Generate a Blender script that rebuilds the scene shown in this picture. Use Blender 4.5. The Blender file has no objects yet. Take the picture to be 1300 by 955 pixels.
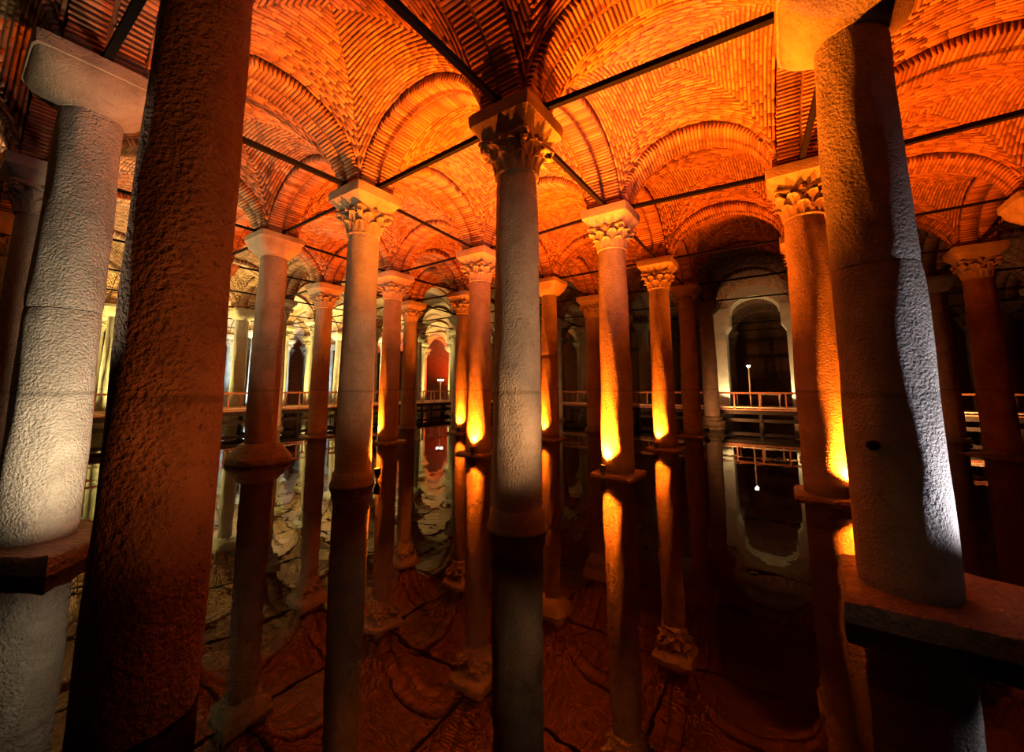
import bpy, bmesh, math, random
import numpy as np
from mathutils import Matrix, Vector

random.seed(7)
rng = np.random.default_rng(7)
scene = bpy.context.scene
COL = scene.collection
PI = math.pi

# ------------------------------------------------------------------ camera, world, exposure
F_PX, W_PX = 504.0, 1300.0
PITCH = math.radians(6.83)
EYE = 2.2
cam_data = bpy.data.cameras.new('camera')
cam_data.sensor_fit = 'HORIZONTAL'
cam_data.sensor_width = 36.0
cam_data.lens = 36.0 * F_PX / W_PX
cam_data.shift_y = -45.5 / W_PX
cam_data.clip_start = 0.05
cam_data.clip_end = 300
cam = bpy.data.objects.new('camera', cam_data)
COL.objects.link(cam)
cam.location = (0, 0, EYE)
cam.rotation_euler = (PI / 2 + PITCH, 0, 0)
scene.camera = cam

world = bpy.data.worlds.new('world')
scene.world = world
world.use_nodes = True
world.node_tree.nodes['Background'].inputs[0].default_value = (0.02, 0.012, 0.008, 1)
world.node_tree.nodes['Background'].inputs[1].default_value = 0.0

vs = scene.view_settings
vs.view_transform = 'Standard'
vs.look = 'None'
vs.exposure = 1.42
vs.gamma = 1.0
vs.use_curve_mapping = False
scene.cycles.caustics_reflective = False
scene.cycles.caustics_refractive = False
scene.cycles.sample_clamp_indirect = 6.0
scene.cycles.max_bounces = 10
scene.cycles.diffuse_bounces = 5
scene.cycles.transparent_max_bounces = 6

# ------------------------------------------------------------------ helpers
def link(o, parent=None):
    COL.objects.link(o)
    if parent is not None:
        o.parent = parent
    return o

def tag(o, label=None, cat=None, group=None, kind=None):
    if label: o['label'] = label
    if cat: o['category'] = cat
    if group: o['group'] = group
    if kind: o['kind'] = kind
    return o

def empty(name, loc=(0, 0, 0), rz=0.0, parent=None):
    o = bpy.data.objects.new(name, None)
    o.empty_display_size = 0.2
    o.location = loc
    o.rotation_euler = (0, 0, rz)
    return link(o, parent)

def mobj(name, me, parent=None, loc=None, rz=None):
    o = bpy.data.objects.new(name, me)
    if loc is not None: o.location = loc
    if rz is not None: o.rotation_euler = (0, 0, rz)
    return link(o, parent)

class MB:
    def __init__(self):
        self.v, self.f, self.n = [], [], 0
    def add(self, verts, faces):
        self.v += [tuple(p) for p in verts]
        self.f += [tuple(i + self.n for i in f) for f in faces]
        self.n = len(self.v)
    def box(self, c, h, m=None):
        p = []
        for sx in (-1, 1):
            for sy in (-1, 1):
                for sz in (-1, 1):
                    q = Vector((sx * h[0], sy * h[1], sz * h[2]))
                    if m is not None: q = m @ q
                    p.append((q[0] + c[0], q[1] + c[1], q[2] + c[2]))
        self.add(p, [(0, 1, 3, 2), (4, 6, 7, 5), (0, 4, 5, 1), (2, 3, 7, 6), (0, 2, 6, 4), (1, 5, 7, 3)])
    def rings(self, rings, cap0=True, cap1=True):
        n = len(rings[0]); base = self.n
        vs_, fs = [], []
        for r in rings: vs_ += list(r)
        for k in range(len(rings) - 1):
            for i in range(n):
                j = (i + 1) % n
                fs.append((k * n + i, k * n + j, (k + 1) * n + j, (k + 1) * n + i))
        if cap0: fs.append(tuple(range(n - 1, -1, -1)))
        if cap1: fs.append(tuple((len(rings) - 1) * n + i for i in range(n)))
        self.add(vs_, fs)
    def lathe(self, prof, seg=36, c=(0, 0)):
        self.rings([[(c[0] + r * math.cos(2 * PI * i / seg), c[1] + r * math.sin(2 * PI * i / seg), z) for i in range(seg)] for r, z in prof])
    def tube(self, pts, rad, seg=8):
        rr = []
        for k, p in enumerate(pts):
            p = Vector(p)
            d = (Vector(pts[min(k + 1, len(pts) - 1)]) - Vector(pts[max(k - 1, 0)])).normalized()
            a = d.cross(Vector((0, 0, 1)))
            if a.length < 1e-3: a = d.cross(Vector((1, 0, 0)))
            a.normalize(); b = d.cross(a)
            r = rad[k] if isinstance(rad, (list, tuple)) else rad
            rr.append([tuple(p + a * r * math.cos(2 * PI * i / seg) + b * r * math.sin(2 * PI * i / seg)) for i in range(seg)])
        self.rings(rr)
    def mesh(self, name, mat, smooth=False):
        me = bpy.data.meshes.new(name)
        me.from_pydata(self.v, [], self.f)
        me.materials.append(mat)
        bm = bmesh.new(); bm.from_mesh(me)
        bmesh.ops.recalc_face_normals(bm, faces=bm.faces)
        bm.to_mesh(me); bm.free()
        if smooth:
            me.polygons.foreach_set('use_smooth', [True] * len(me.polygons))
            try: me.set_sharp_from_angle(angle=math.radians(38))
            except Exception: pass
        me.update()
        return me
    def build(self, name, mat, parent=None, smooth=False, loc=None, rz=None):
        return mobj(name, self.mesh(name, mat, smooth), parent, loc, rz)

# ------------------------------------------------------------------ materials
def new_mat(name):
    m = bpy.data.materials.new(name); m.use_nodes = True
    nt = m.node_tree
    for n in list(nt.nodes): nt.nodes.remove(n)
    out = nt.nodes.new('ShaderNodeOutputMaterial')
    bs = nt.nodes.new('ShaderNodeBsdfPrincipled')
    nt.links.new(bs.outputs[0], out.inputs[0])
    return m, nt, bs, out

def N(nt, t, **kw):
    n = nt.nodes.new(t)
    for k, v in kw.items():
        if k in n.bl_rna.properties.keys(): setattr(n, k, v)
        else: n.inputs[k].default_value = v
    return n

def mixcol(nt, fac, a, b, mode='MIX'):
    n = nt.nodes.new('ShaderNodeMix'); n.data_type = 'RGBA'; n.blend_type = mode
    for idx, val in ((0, fac), (6, a), (7, b)):
        if hasattr(val, 'links') or hasattr(val, 'is_linked'): nt.links.new(val, n.inputs[idx])
        else: n.inputs[idx].default_value = val if idx == 0 else (*val[:3], 1)
    return n.outputs[2]

def ramp(nt, src, p0, p1, c0=(0, 0, 0, 1), c1=(1, 1, 1, 1)):
    r = nt.nodes.new('ShaderNodeValToRGB')
    r.color_ramp.elements[0].position = p0; r.color_ramp.elements[0].color = c0
    r.color_ramp.elements[1].position = p1; r.color_ramp.elements[1].color = c1
    nt.links.new(src, r.inputs[0])
    return r.outputs[0]

def stone(name, c_a, c_b, spots=0.3, bump=0.75, line=True, rough=0.75, grain=34.0):
    """weathered marble: cloudy tone, dark pits, an old waterline ring, algae at the foot"""
    m, nt, bs, out = new_mat(name)
    geo = N(nt, 'ShaderNodeNewGeometry'); oi = N(nt, 'ShaderNodeObjectInfo')
    off = N(nt, 'ShaderNodeVectorMath', operation='ADD')
    nt.links.new(geo.outputs['Position'], off.inputs[0]); nt.links.new(oi.outputs['Location'], off.inputs[1])
    P = off.outputs[0]
    n1 = N(nt, 'ShaderNodeTexNoise', Scale=1.7, Detail=7.0, Roughness=0.65); nt.links.new(P, n1.inputs['Vector'])
    col = mixcol(nt, ramp(nt, n1.outputs[0], 0.33, 0.68), c_a, c_b)
    n2 = N(nt, 'ShaderNodeTexNoise', Scale=grain, Detail=3.0, Roughness=0.6); nt.links.new(P, n2.inputs['Vector'])
    n3 = N(nt, 'ShaderNodeTexNoise', Scale=5.0, Detail=5.0, Roughness=0.7); nt.links.new(P, n3.inputs['Vector'])
    pit = ramp(nt, n2.outputs[0], 0.60, 0.70)
    pm = N(nt, 'ShaderNodeMath', operation='MULTIPLY'); nt.links.new(pit, pm.inputs[0]); pm.inputs[1].default_value = spots
    col = mixcol(nt, pm.outputs[0], col, tuple(0.25 * x for x in c_a))
    st = N(nt, 'ShaderNodeMath', operation='MULTIPLY'); nt.links.new(ramp(nt, n3.outputs[0], 0.56, 0.75), st.inputs[0]); st.inputs[1].default_value = 0.55
    col = mixcol(nt, st.outputs[0], col, tuple(0.35 * x for x in c_a))
    if line:
        sx = N(nt, 'ShaderNodeSeparateXYZ'); nt.links.new(geo.outputs['Position'], sx.inputs[0])
        # old waterline ring
        a = N(nt, 'ShaderNodeMath', operation='SUBTRACT'); nt.links.new(sx.outputs[2], a.inputs[0]); a.inputs[1].default_value = 2.16
        wob = N(nt, 'ShaderNodeMath', operation='MULTIPLY_ADD'); nt.links.new(n3.outputs[0], wob.inputs[0]); wob.inputs[1].default_value = 0.08; nt.links.new(a.outputs[0], wob.inputs[2])
        b = N(nt, 'ShaderNodeMath', operation='ABSOLUTE'); nt.links.new(wob.outputs[0], b.inputs[0])
        ring = ramp(nt, b.outputs[0], 0.015, 0.045, (0.42, 0.42, 0.42, 1), (0, 0, 0, 1))
        col = mixcol(nt, ring, col, tuple(0.25 * x for x in c_a))
        # damp algae band just over the water
        d = N(nt, 'ShaderNodeMath', operation='MULTIPLY_ADD'); nt.links.new(n3.outputs[0], d.inputs[0]); d.inputs[1].default_value = 0.35; nt.links.new(sx.outputs[2], d.inputs[2])
        damp = ramp(nt, d.outputs[0], 0.30, 0.50, (0.75, 0.75, 0.75, 1), (0, 0, 0, 1))
        col = mixcol(nt, damp, col, (0.10, 0.085, 0.05))
    nt.links.new(col, bs.inputs['Base Color'])
    bs.inputs['Roughness'].default_value = rough
    vo = N(nt, 'ShaderNodeTexVoronoi', Scale=grain * 0.8); nt.links.new(P, vo.inputs['Vector'])
    hs = N(nt, 'ShaderNodeMath', operation='ADD'); nt.links.new(n2.outputs[0], hs.inputs[0])
    vm = N(nt, 'ShaderNodeMath', operation='MULTIPLY'); nt.links.new(vo.outputs[0], vm.inputs[0]); vm.inputs[1].default_value = 0.28
    nt.links.new(vm.outputs[0], hs.inputs[1])
    h2 = N(nt, 'ShaderNodeMath', operation='MULTIPLY_ADD'); nt.links.new(n3.outputs[0], h2.inputs[0]); h2.inputs[1].default_value = 0.5; nt.links.new(hs.outputs[0], h2.inputs[2])
    bp = N(nt, 'ShaderNodeBump', Strength=bump, Distance=0.08); nt.links.new(h2.outputs[0], bp.inputs['Height'])
    nt.links.new(bp.outputs[0], bs.inputs['Normal'])
    return m

M = {}
M['pale'] = stone('pale_marble', (0.26, 0.235, 0.20), (0.42, 0.39, 0.34))
M['warm'] = stone('warm_marble', (0.22, 0.175, 0.13), (0.36, 0.30, 0.24))
M['brown'] = stone('brown_stone', (0.17, 0.085, 0.05), (0.32, 0.18, 0.115), spots=0.8, grain=27)
M['capital'] = stone('carved_marble', (0.20, 0.155, 0.105), (0.36, 0.29, 0.21), spots=0.5, bump=0.35, line=False)
M['slab'] = stone('wet_slab_stone', (0.07, 0.055, 0.04), (0.18, 0.145, 0.10), spots=0.5, bump=0.7, line=False, rough=0.45, grain=14)
M['plaster'] = stone('concrete_casing', (0.50, 0.45, 0.36), (0.66, 0.60, 0.48), spots=0.15, bump=0.15, line=False)

def brick_mat():
    m, nt, bs, out = new_mat('old_brick')
    at = N(nt, 'ShaderNodeAttribute', attribute_name='tone')
    geo = N(nt, 'ShaderNodeNewGeometry')
    n1 = N(nt, 'ShaderNodeTexNoise', Scale=0.9, Detail=5.0, Roughness=0.65); nt.links.new(geo.outputs['Position'], n1.inputs['Vector'])
    n2 = N(nt, 'ShaderNodeTexNoise', Scale=22.0, Detail=4.0); nt.links.new(geo.outputs['Position'], n2.inputs['Vector'])
    col = mixcol(nt, at.outputs['Fac'], (0.17, 0.07, 0.03), (0.40, 0.195, 0.085))
    col = mixcol(nt, ramp(nt, n1.outputs[0], 0.55, 0.72, (0, 0, 0, 1), (0.55, 0.55, 0.55, 1)), col, (0.09, 0.04, 0.022))
    col = mixcol(nt, ramp(nt, n1.outputs[0], 0.28, 0.42, (0.45, 0.45, 0.45, 1), (0, 0, 0, 1)), col, (0.42, 0.25, 0.13))
    col = mixcol(nt, ramp(nt, n2.outputs[0], 0.55, 0.75, (0, 0, 0, 1), (0.5, 0.5, 0.5, 1)), col, (0.25, 0.12, 0.07))
    nt.links.new(col, bs.inputs['Base Color']); bs.inputs['Roughness'].default_value = 0.85
    bp = N(nt, 'ShaderNodeBump', Strength=0.5, Distance=0.02); nt.links.new(n2.outputs[0], bp.inputs['Height']); nt.links.new(bp.outputs[0], bs.inputs['Normal'])
    return m
M['brick'] = brick_mat()

def mortar_mat():
    m, nt, bs, out = new_mat('joint_shade_mortar')
    geo = N(nt, 'ShaderNodeNewGeometry')
    n1 = N(nt, 'ShaderNodeTexNoise', Scale=6.0, Detail=6.0, Roughness=0.7); nt.links.new(geo.outputs['Position'], n1.inputs['Vector'])
    nt.links.new(mixcol(nt, n1.outputs[0], (0.04, 0.02, 0.01), (0.14, 0.075, 0.04)), bs.inputs['Base Color'])  # shade of the recessed joints is put into the mortar colour
    bs.inputs['Roughness'].default_value = 0.95
    bp = N(nt, 'ShaderNodeBump', Strength=0.6, Distance=0.03); nt.links.new(n1.outputs[0], bp.inputs['Height']); nt.links.new(bp.outputs[0], bs.inputs['Normal'])
    return m
M['mortar'] = mortar_mat()

def far_brick_mat(name, uvscale):
    m, nt, bs, out = new_mat(name)
    uv = N(nt, 'ShaderNodeUVMap')
    bt = N(nt, 'ShaderNodeTexBrick'); nt.links.new(uv.outputs[0], bt.inputs['Vector'])
    bt.inputs['Color1'].default_value = (0.50, 0.29, 0.17, 1); bt.inputs['Color2'].default_value = (0.32, 0.165, 0.095, 1); bt.inputs['Mortar'].default_value = (0.12, 0.07, 0.04, 1)
    bt.inputs['Scale'].default_value = uvscale; bt.inputs['Mortar Size'].default_value = 0.018
    bt.inputs['Brick Width'].default_value = 0.32; bt.inputs['Row Height'].default_value = 0.085
    geo = N(nt, 'ShaderNodeNewGeometry')
    n1 = N(nt, 'ShaderNodeTexNoise', Scale=0.9, Detail=5.0, Roughness=0.65); nt.links.new(geo.outputs['Position'], n1.inputs['Vector'])
    col = mixcol(nt, ramp(nt, n1.outputs[0], 0.5, 0.75, (0, 0, 0, 1), (0.6, 0.6, 0.6, 1)), bt.outputs[0], (0.22, 0.12, 0.07))
    nt.links.new(col, bs.inputs['Base Color']); bs.inputs['Roughness'].default_value = 0.9
    bp = N(nt, 'ShaderNodeBump', Strength=0.6, Distance=0.03); bp.invert = True
    nt.links.new(bt.outputs['Fac'], bp.inputs['Height']); nt.links.new(bp.outputs[0], bs.inputs['Normal'])
    return m
M['far_brick'] = far_brick_mat('distant_brickwork', 1.0)

def simple(name, c, rough=0.6, metal=0.0, noise=0.0, scale=12.0):
    m, nt, bs, out = new_mat(name)
    geo = N(nt, 'ShaderNodeNewGeometry')
    n1 = N(nt, 'ShaderNodeTexNoise', Scale=scale, Detail=4.0); nt.links.new(geo.outputs['Position'], n1.inputs['Vector'])
    nt.links.new(mixcol(nt, n1.outputs[0], tuple(x * (1 - noise) for x in c), tuple(min(1, x * (1 + noise)) for x in c)), bs.inputs['Base Color'])
    bs.inputs['Roughness'].default_value = rough; bs.inputs['Metallic'].default_value = metal
    bp = N(nt, 'ShaderNodeBump', Strength=0.2, Distance=0.01); nt.links.new(n1.outputs[0], bp.inputs['Height']); nt.links.new(bp.outputs[0], bs.inputs['Normal'])
    return m
M['iron'] = simple('blackened_iron', (0.006, 0.005, 0.0045), 0.9, 0.0, 0.4)
M['iron'].node_tree.nodes['Principled BSDF'].inputs['Specular IOR Level'].default_value = 0.1
M['housing'] = simple('lamp_housing_metal', (0.03, 0.03, 0.03), 0.5, 0.3, 0.2)
M['wood'] = simple('walkway_timber', (0.50, 0.22, 0.11), 0.55, 0.0, 0.35, 7)
M['wood_dark'] = simple('shade_dark_timber', (0.016, 0.011, 0.008), 0.8, 0.0, 0.4, 7)  # darkness below the deck is put into this timber colour as shade
M['cream'] = simple('painted_cream_metal', (0.75, 0.68, 0.52), 0.5, 0.0, 0.08)

def emit(name, c, s):
    m, nt, bs, out = new_mat(name)
    e = N(nt, 'ShaderNodeEmission'); e.inputs[0].default_value = (*c, 1); e.inputs[1].default_value = s
    nt.links.new(e.outputs[0], out.inputs[0])
    return m
ORANGE = (1.0, 0.145, 0.005)
WHITE = (1.0, 0.76, 0.47)
COOL = (0.80, 0.82, 1.0)
GREENISH = (1.0, 0.80, 0.22)
BLUE = (0.55, 0.80, 1.0)
RED = (1.0, 0.07, 0.006)
M['lens_orange'] = emit('orange_lamp_glass', ORANGE, 16)
M['lens_white'] = emit('white_lamp_glass', WHITE, 6)
M['lens_cool'] = emit('cool_lamp_glass', COOL, 5)
M['globe'] = emit('lit_globe_glass', (1.0, 0.9, 0.72), 16)
M['lens_green'] = emit('yellow_lamp_glass', GREENISH, 10)

def water_mat():
    m, nt, bs, out = new_mat('still_dark_water')
    nt.nodes.remove(bs)
    geo = N(nt, 'ShaderNodeNewGeometry')
    n1 = N(nt, 'ShaderNodeTexNoise', Scale=2.2, Detail=2.0); nt.links.new(geo.outputs['Position'], n1.inputs['Vector'])
    bp = N(nt, 'ShaderNodeBump', Strength=0.035, Distance=0.05); nt.links.new(n1.outputs[0], bp.inputs['Height'])
    fr = N(nt, 'ShaderNodeFresnel', IOR=1.33); nt.links.new(bp.outputs[0], fr.inputs['Normal'])
    tr = N(nt, 'ShaderNodeBsdfTransparent'); tr.inputs[0].default_value = (0.30, 0.21, 0.11, 1)
    gl = N(nt, 'ShaderNodeBsdfGlossy'); gl.inputs['Roughness'].default_value = 0.012; nt.links.new(bp.outputs[0], gl.inputs['Normal'])
    mx = N(nt, 'ShaderNodeMixShader'); nt.links.new(fr.outputs[0], mx.inputs[0]); nt.links.new(tr.outputs[0], mx.inputs[1]); nt.links.new(gl.outputs[0], mx.inputs[2])
    nt.links.new(mx.outputs[0], out.inputs[0])
    return m
M['water'] = water_mat()

def floor_mat():
    m, nt, bs, out = new_mat('silted_brick_floor')
    geo = N(nt, 'ShaderNodeNewGeometry')
    n1 = N(nt, 'ShaderNodeTexNoise', Scale=1.1, Detail=8.0, Roughness=0.7); nt.links.new(geo.outputs['Position'], n1.inputs['Vector'])
    n2 = N(nt, 'ShaderNodeTexNoise', Scale=9.0, Detail=6.0, Roughness=0.7); nt.links.new(geo.outputs['Position'], n2.inputs['Vector'])
    col = mixcol(nt, ramp(nt, n1.outputs[0], 0.3, 0.7), (0.04, 0.026, 0.016), (0.13, 0.09, 0.055))
    col = mixcol(nt, ramp(nt, n2.outputs[0], 0.45, 0.7, (0, 0, 0, 1), (0.5, 0.5, 0.5, 1)), col, (0.04, 0.028, 0.018))
    nt.links.new(col, bs.inputs['Base Color']); bs.inputs['Roughness'].default_value = 0.9
    bp = N(nt, 'ShaderNodeBump', Strength=0.6, Distance=0.05); nt.links.new(n2.outputs[0], bp.inputs['Height']); nt.links.new(bp.outputs[0], bs.inputs['Normal'])
    return m
M['floor'] = floor_mat()

# ------------------------------------------------------------------ the column grid
K0 = np.array([0.091, 6.875]); U = np.array([3.867, -2.662]); V = np.array([2.687, 3.879])
ANG = math.atan2(U[1], U[0])
OVR = {(0, 0): (0.085, 6.66), (-1, 0): (-3.67, 9.44), (0, 1): (2.72, 10.46), (1, 1): (6.42, 8.36), (0, 2): (5.56, 14.72),
       (-1, 1): (-1.13, 13.7), (1, 2): (9.35, 12.27), (-2, 1): (-5.05, 16.5), (-1, 2): (1.66, 17.5), (-2, 0): (-7.62, 12.3),
       (-3, 1): (-8.8, 18.3), (-2, 2): (-2.45, 19.85), (-3, 2): (-5.72, 22.1), (-1, 3): (4.25, 20.8), (0, 3): (8.32, 18.62),
       (0, 4): (10.98, 22.1), (0, -1): (-2.56, 2.99), (1, 0): (4.04, 4.31)}
def node(i, j):
    if (i, j) in OVR: return np.array(OVR[(i, j)])
    return K0 + i * U + j * V
IMIN, IMAX, JMIN, JMAX = -10, 4, -3, 7
ZS = 6.95         # springing height of the arches
ARW = 0.43        # half width of an arch band

def in_view(p, mx=1.42, near=0.6):
    return p[1] > near and abs(p[0]) < mx * p[1] + 0.6

# ------------------------------------------------------------------ floor, water, walls
gx = lambda i, j: tuple(K0 + i * U + j * V)
C_A, C_B, C_C, C_D = gx(IMIN - 0.5, JMIN - 1), gx(IMAX + 0.6, JMIN - 1), gx(IMAX + 0.6, JMAX + 0.55), gx(IMIN - 0.5, JMAX + 0.55)
def slab(name, z0, z1, mat):
    mb = MB(); q = [C_A, C_B, C_C, C_D]
    mb.rings([[(x, y, z0) for x, y in q], [(x, y, z1) for x, y in q]])
    return mb.build(name, mat)
tag(slab('floor', -0.75, -0.5, M['floor']), 'dark silted cistern floor lying under the shallow water', 'floor', kind='structure')
mb = MB(); mb.add([(x, y, 0) for x, y in (C_A, C_B, C_C, C_D)], [(0, 1, 2, 3)])
tag(mb.build('water', M['water']), 'still dark water mirroring the columns and orange lamps', 'water', kind='stuff')

def wall(name, p, q, label):
    p, q = np.array(p), np.array(q); d = q - p; L = np.hypot(*d); d = d / L; n = np.array([-d[1], d[0]]) * 0.25
    mb = MB()
    mb.rings([[(*(p - n), z), (*(q - n), z), (*(q + n), z), (*(p + n), z)] for z in (-0.75, 9.8)])
    o = mb.build(name, M['far_brick'])
    me = o.data; uvl = me.uv_layers.new(name='UVMap')
    for lp in me.loops:
        c = me.vertices[lp.vertex_index].co
        uvl.data[lp.index].uv = ((c[0] - p[0]) * d[0] + (c[1] - p[1]) * d[1], c[2])
    tag(o, label, 'wall', kind='structure')
    return o
wall('wall_back', C_C, C_D, 'far brick wall closing the cistern behind the walkway')
wall('wall_left', C_D, C_A, 'brick side wall of the cistern past the yellow lit columns')
wall('wall_right', C_B, C_C, 'brick side wall of the cistern beyond the big right column')

# ------------------------------------------------------------------ vaulted brick ceiling
ceiling = tag(empty('ceiling', (0, 0, ZS)), 'vaulted ceiling of orange lit brick groin vaults and arches', 'ceiling', kind='structure')
bpy.context.view_layer.update()
P_SM, RISE, A_RISE, A_TH = 7.0, 1.68, 1.45, 0.22

def surf(q, s, t):
    """q: 4 corner points (--,+-,++,-+), s,t arrays -> (n,3)"""
    w = [(1 - s) * (1 - t) / 4, (1 + s) * (1 - t) / 4, (1 + s) * (1 + t) / 4, (1 - s) * (1 + t) / 4]
    xy = sum(wi[:, None] * np.array(c)[None, :] for wi, c in zip(w, q))
    ea = RISE * np.sqrt(np.clip(1 - s * s, 0, 1)); eb = RISE * np.sqrt(np.clip(1 - t * t, 0, 1))
    z = ZS + (ea ** P_SM + eb ** P_SM) ** (1 / P_SM)
    return np.column_stack([xy, z])

def inset_quad(c):
    """inner corners of a bay: the four nodes moved in by half an arch width along both edges"""
    out = []
    for k in range(4):
        p, a, b = c[k], c[(k + 1) % 4], c[(k - 1) % 4]
        da = (a - p) / np.hypot(*(a - p)); db = (b - p) / np.hypot(*(b - p))
        out.append(p + ARW * da + ARW * db)
    return out

def web_bricks(seed):
    """parameters of every brick in a bay: s0,s1 across the course, t0,t1 along it, axis, sign"""
    r = np.random.default_rng(seed); rows = []; nc = 25; half = 1.97
    for ax in (0, 1):
        for sg in (-1, 1):
            for k in range(nc):
                sm = (k + 0.5) / nc
                tt = np.linspace(-sm, sm, 61)
                z = RISE * np.sqrt(1 - tt ** 2); x = tt * half
                L = np.concatenate([[0], np.cumsum(np.hypot(np.diff(x), np.diff(z)))])
                pos = -r.uniform(0, 0.25)
                while pos < L[-1] - 0.03:
                    ln = r.uniform(0.24, 0.36)
                    a, b = max(pos, 0), min(pos + ln, L[-1])
                    if b - a > 0.05:
                        rows.append((sg * sm, np.interp(a + 0.008, L, tt), np.interp(b - 0.008, L, tt), ax, 0.5 / nc * r.uniform(0.54, 0.70), r.normal(0, 0.006), r.uniform(0, 1)))
                    pos += ln
    return np.array(rows)
WEB = [web_bricks(s) for s in (1, 2, 3)]

def unit(a): return a / np.linalg.norm(a, axis=1, keepdims=True)

def bay_boxes(q, rows):
    s, t0, t1, ax, hw, jit, tone = rows.T
    tm = (t0 + t1) / 2
    def ev(a, b):
        return surf(q, np.where(ax == 0, a, b), np.where(ax == 0, b, a))
    p = ev(s, tm); p0 = ev(s, t0); p1 = ev(s, t1)
    c = (p + (p0 + p1) / 2) / 2
    T1 = p1 - p0; l1 = np.linalg.norm(T1, axis=1, keepdims=True); T1 = T1 / l1
    e = 0.006
    T2 = ev(np.clip(s + e, -1, 1), tm) - ev(np.clip(s - e, -1, 1), tm)
    T2 = T2 - (T2 * T1).sum(1, keepdims=True) * T1
    g = np.linalg.norm(T2, axis=1, keepdims=True) / (2 * e)
    T2 = unit(T2)
    nn = np.cross(T1, T2); nn = np.where(nn[:, 2:3] > 0, -nn, nn)      # pointing down into the room
    hh = np.minimum(hw[:, None] * np.minimum(g, 2.3), 0.034)
    c = c + nn * (0.0 + jit[:, None])
    return c, T1 * l1 / 2, T2 * hh, nn * 0.026, tone

SGN = np.array([(-1, -1, -1), (1, -1, -1), (1, 1, -1), (-1, 1, -1), (-1, -1, 1), (1, -1, 1), (1, 1, 1), (-1, 1, 1)], float)
BF = np.array([(4, 5, 6, 7), (0, 1, 5, 4), (1, 2, 6, 5), (2, 3, 7, 6), (3, 0, 4, 7), (0, 3, 2, 1)])

def boxes_mesh(name, C, A, B, D, tone, mat):
    n = len(C)
    v = (C[:, None, :] + SGN[None, :, 0:1] * A[:, None, :] + SGN[None, :, 1:2] * B[:, None, :] + SGN[None, :, 2:3] * D[:, None, :]).reshape(-1, 3)
    flip = (np.cross(A, B) * D).sum(1) < 0
    f = BF[None, :, :] + 8 * np.arange(n)[:, None, None]
    f[flip] = f[flip][:, :, ::-1]
    f = f.reshape(-1, 4)
    me = bpy.data.meshes.new(name)
    me.vertices.add(len(v)); me.vertices.foreach_set('co', v.ravel().astype(np.float32))
    me.loops.add(f.size); me.loops.foreach_set('vertex_index', f.ravel().astype(np.int32))
    me.polygons.add(len(f)); me.polygons.foreach_set('loop_start', np.arange(0, f.size, 4, dtype=np.int32))
    at = me.attributes.new('tone', 'FLOAT', 'POINT'); at.data.foreach_set('value', np.repeat(tone, 8).astype(np.float32))
    me.materials.append(mat); me.update(); me.validate()
    return me

def shell_mesh(q, mat):
    n = 28; g = np.sin(np.linspace(-1, 1, n + 1) * PI / 2)
    S, T = np.meshgrid(g, g, indexing='ij')
    p = surf(q, S.ravel(), T.ravel())
    f = []
    for a in range(n):
        for b in range(n):
            k = a * (n + 1) + b
            f.append((k, k + 1, k + n + 2, k + n + 1))
    me = bpy.data.meshes.new('vault'); me.from_pydata(p.tolist(), [], f)
    uvl = me.uv_layers.new(name='UVMap')
    s_, t_ = S.ravel(), T.ravel()
    prof = np.interp(np.linspace(-1, 1, 201), np.linspace(-1, 1, 201), np.linspace(-1, 1, 201))
    arc = lambda t: np.arcsin(np.clip(t, -1, 1)) * 1.8
    vi = np.zeros(len(me.loops), np.int32); me.loops.foreach_get('vertex_index', vi)
    cen = [(s_[list(pf)].mean(), t_[list(pf)].mean()) for pf in f]
    uv = np.zeros((len(vi), 2)); 
    for fi, (cs, ct) in enumerate(cen):
        for l in range(4):
            k = vi[fi * 4 + l]
            if abs(cs) >= abs(ct): uv[fi * 4 + l] = (arc(t_[k]), s_[k] * 1.97)
            else: uv[fi * 4 + l] = (arc(s_[k]) + 3.3, t_[k] * 1.97)
    uvl.data.foreach_set('uv', uv.ravel())
    me.materials.append(mat)
    me.polygons.foreach_set('use_smooth', [True] * len(me.polygons))
    me.update()
    return me

# arch bands -------------------------------------------------------
def arch_frame(p, q):
    d = q - p; L = np.hypot(*d); d = d / L
    return (p + q) / 2, d, np.array([-d[1], d[0]]), L / 2 - 0.5

NV = 64
def arch_boxes(p, q, seed):
    r = np.random.default_rng(seed)
    mid, d, w, a = arch_frame(p, q); b = A_RISE
    ph = np.linspace(0.0, PI, 400); x = a * np.cos(ph); z = b * np.sin(ph)
    L = np.concatenate([[0], np.cumsum(np.hypot(np.diff(x), np.diff(z)))])
    n = int(L[-1] / 0.078)
    e = np.interp((np.arange(n) + 0.5) / n * L[-1], L, ph)
    e = np.repeat(e, 2); side = np.tile([-1.0, 1.0], n)
    px, pz = a * np.cos(e), b * np.sin(e)
    nx, nz = np.cos(e) / a, np.sin(e) / b; m = np.hypot(nx, nz); nx, nz = nx / m, nz / m
    dep = A_TH / 2; jit = r.normal(0, 0.008, len(e))
    off = dep + jit
    lw = ARW / 2 - 0.02
    wc = side * (ARW / 2 + 0.008 + r.normal(0, 0.006, len(e)))
    to3 = lambda X, Wd, Z: np.column_stack([mid[0] + d[0] * X + w[0] * Wd, mid[1] + d[1] * X + w[1] * Wd, Z])
    C = to3(px + nx * off, wc, ZS + pz + nz * off)
    Nn = np.column_stack([d[0] * nx, d[1] * nx, nz]); Wv = np.tile(np.array([w[0], w[1], 0.0]), (len(e), 1))
    Tn = np.cross(Nn, Wv)
    hh = 0.5 * L[-1] / n * r.uniform(0.66, 0.80, len(e))
    return C, Wv * lw, Tn * hh[:, None], -Nn * dep, r.uniform(0, 1, len(e))

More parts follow.
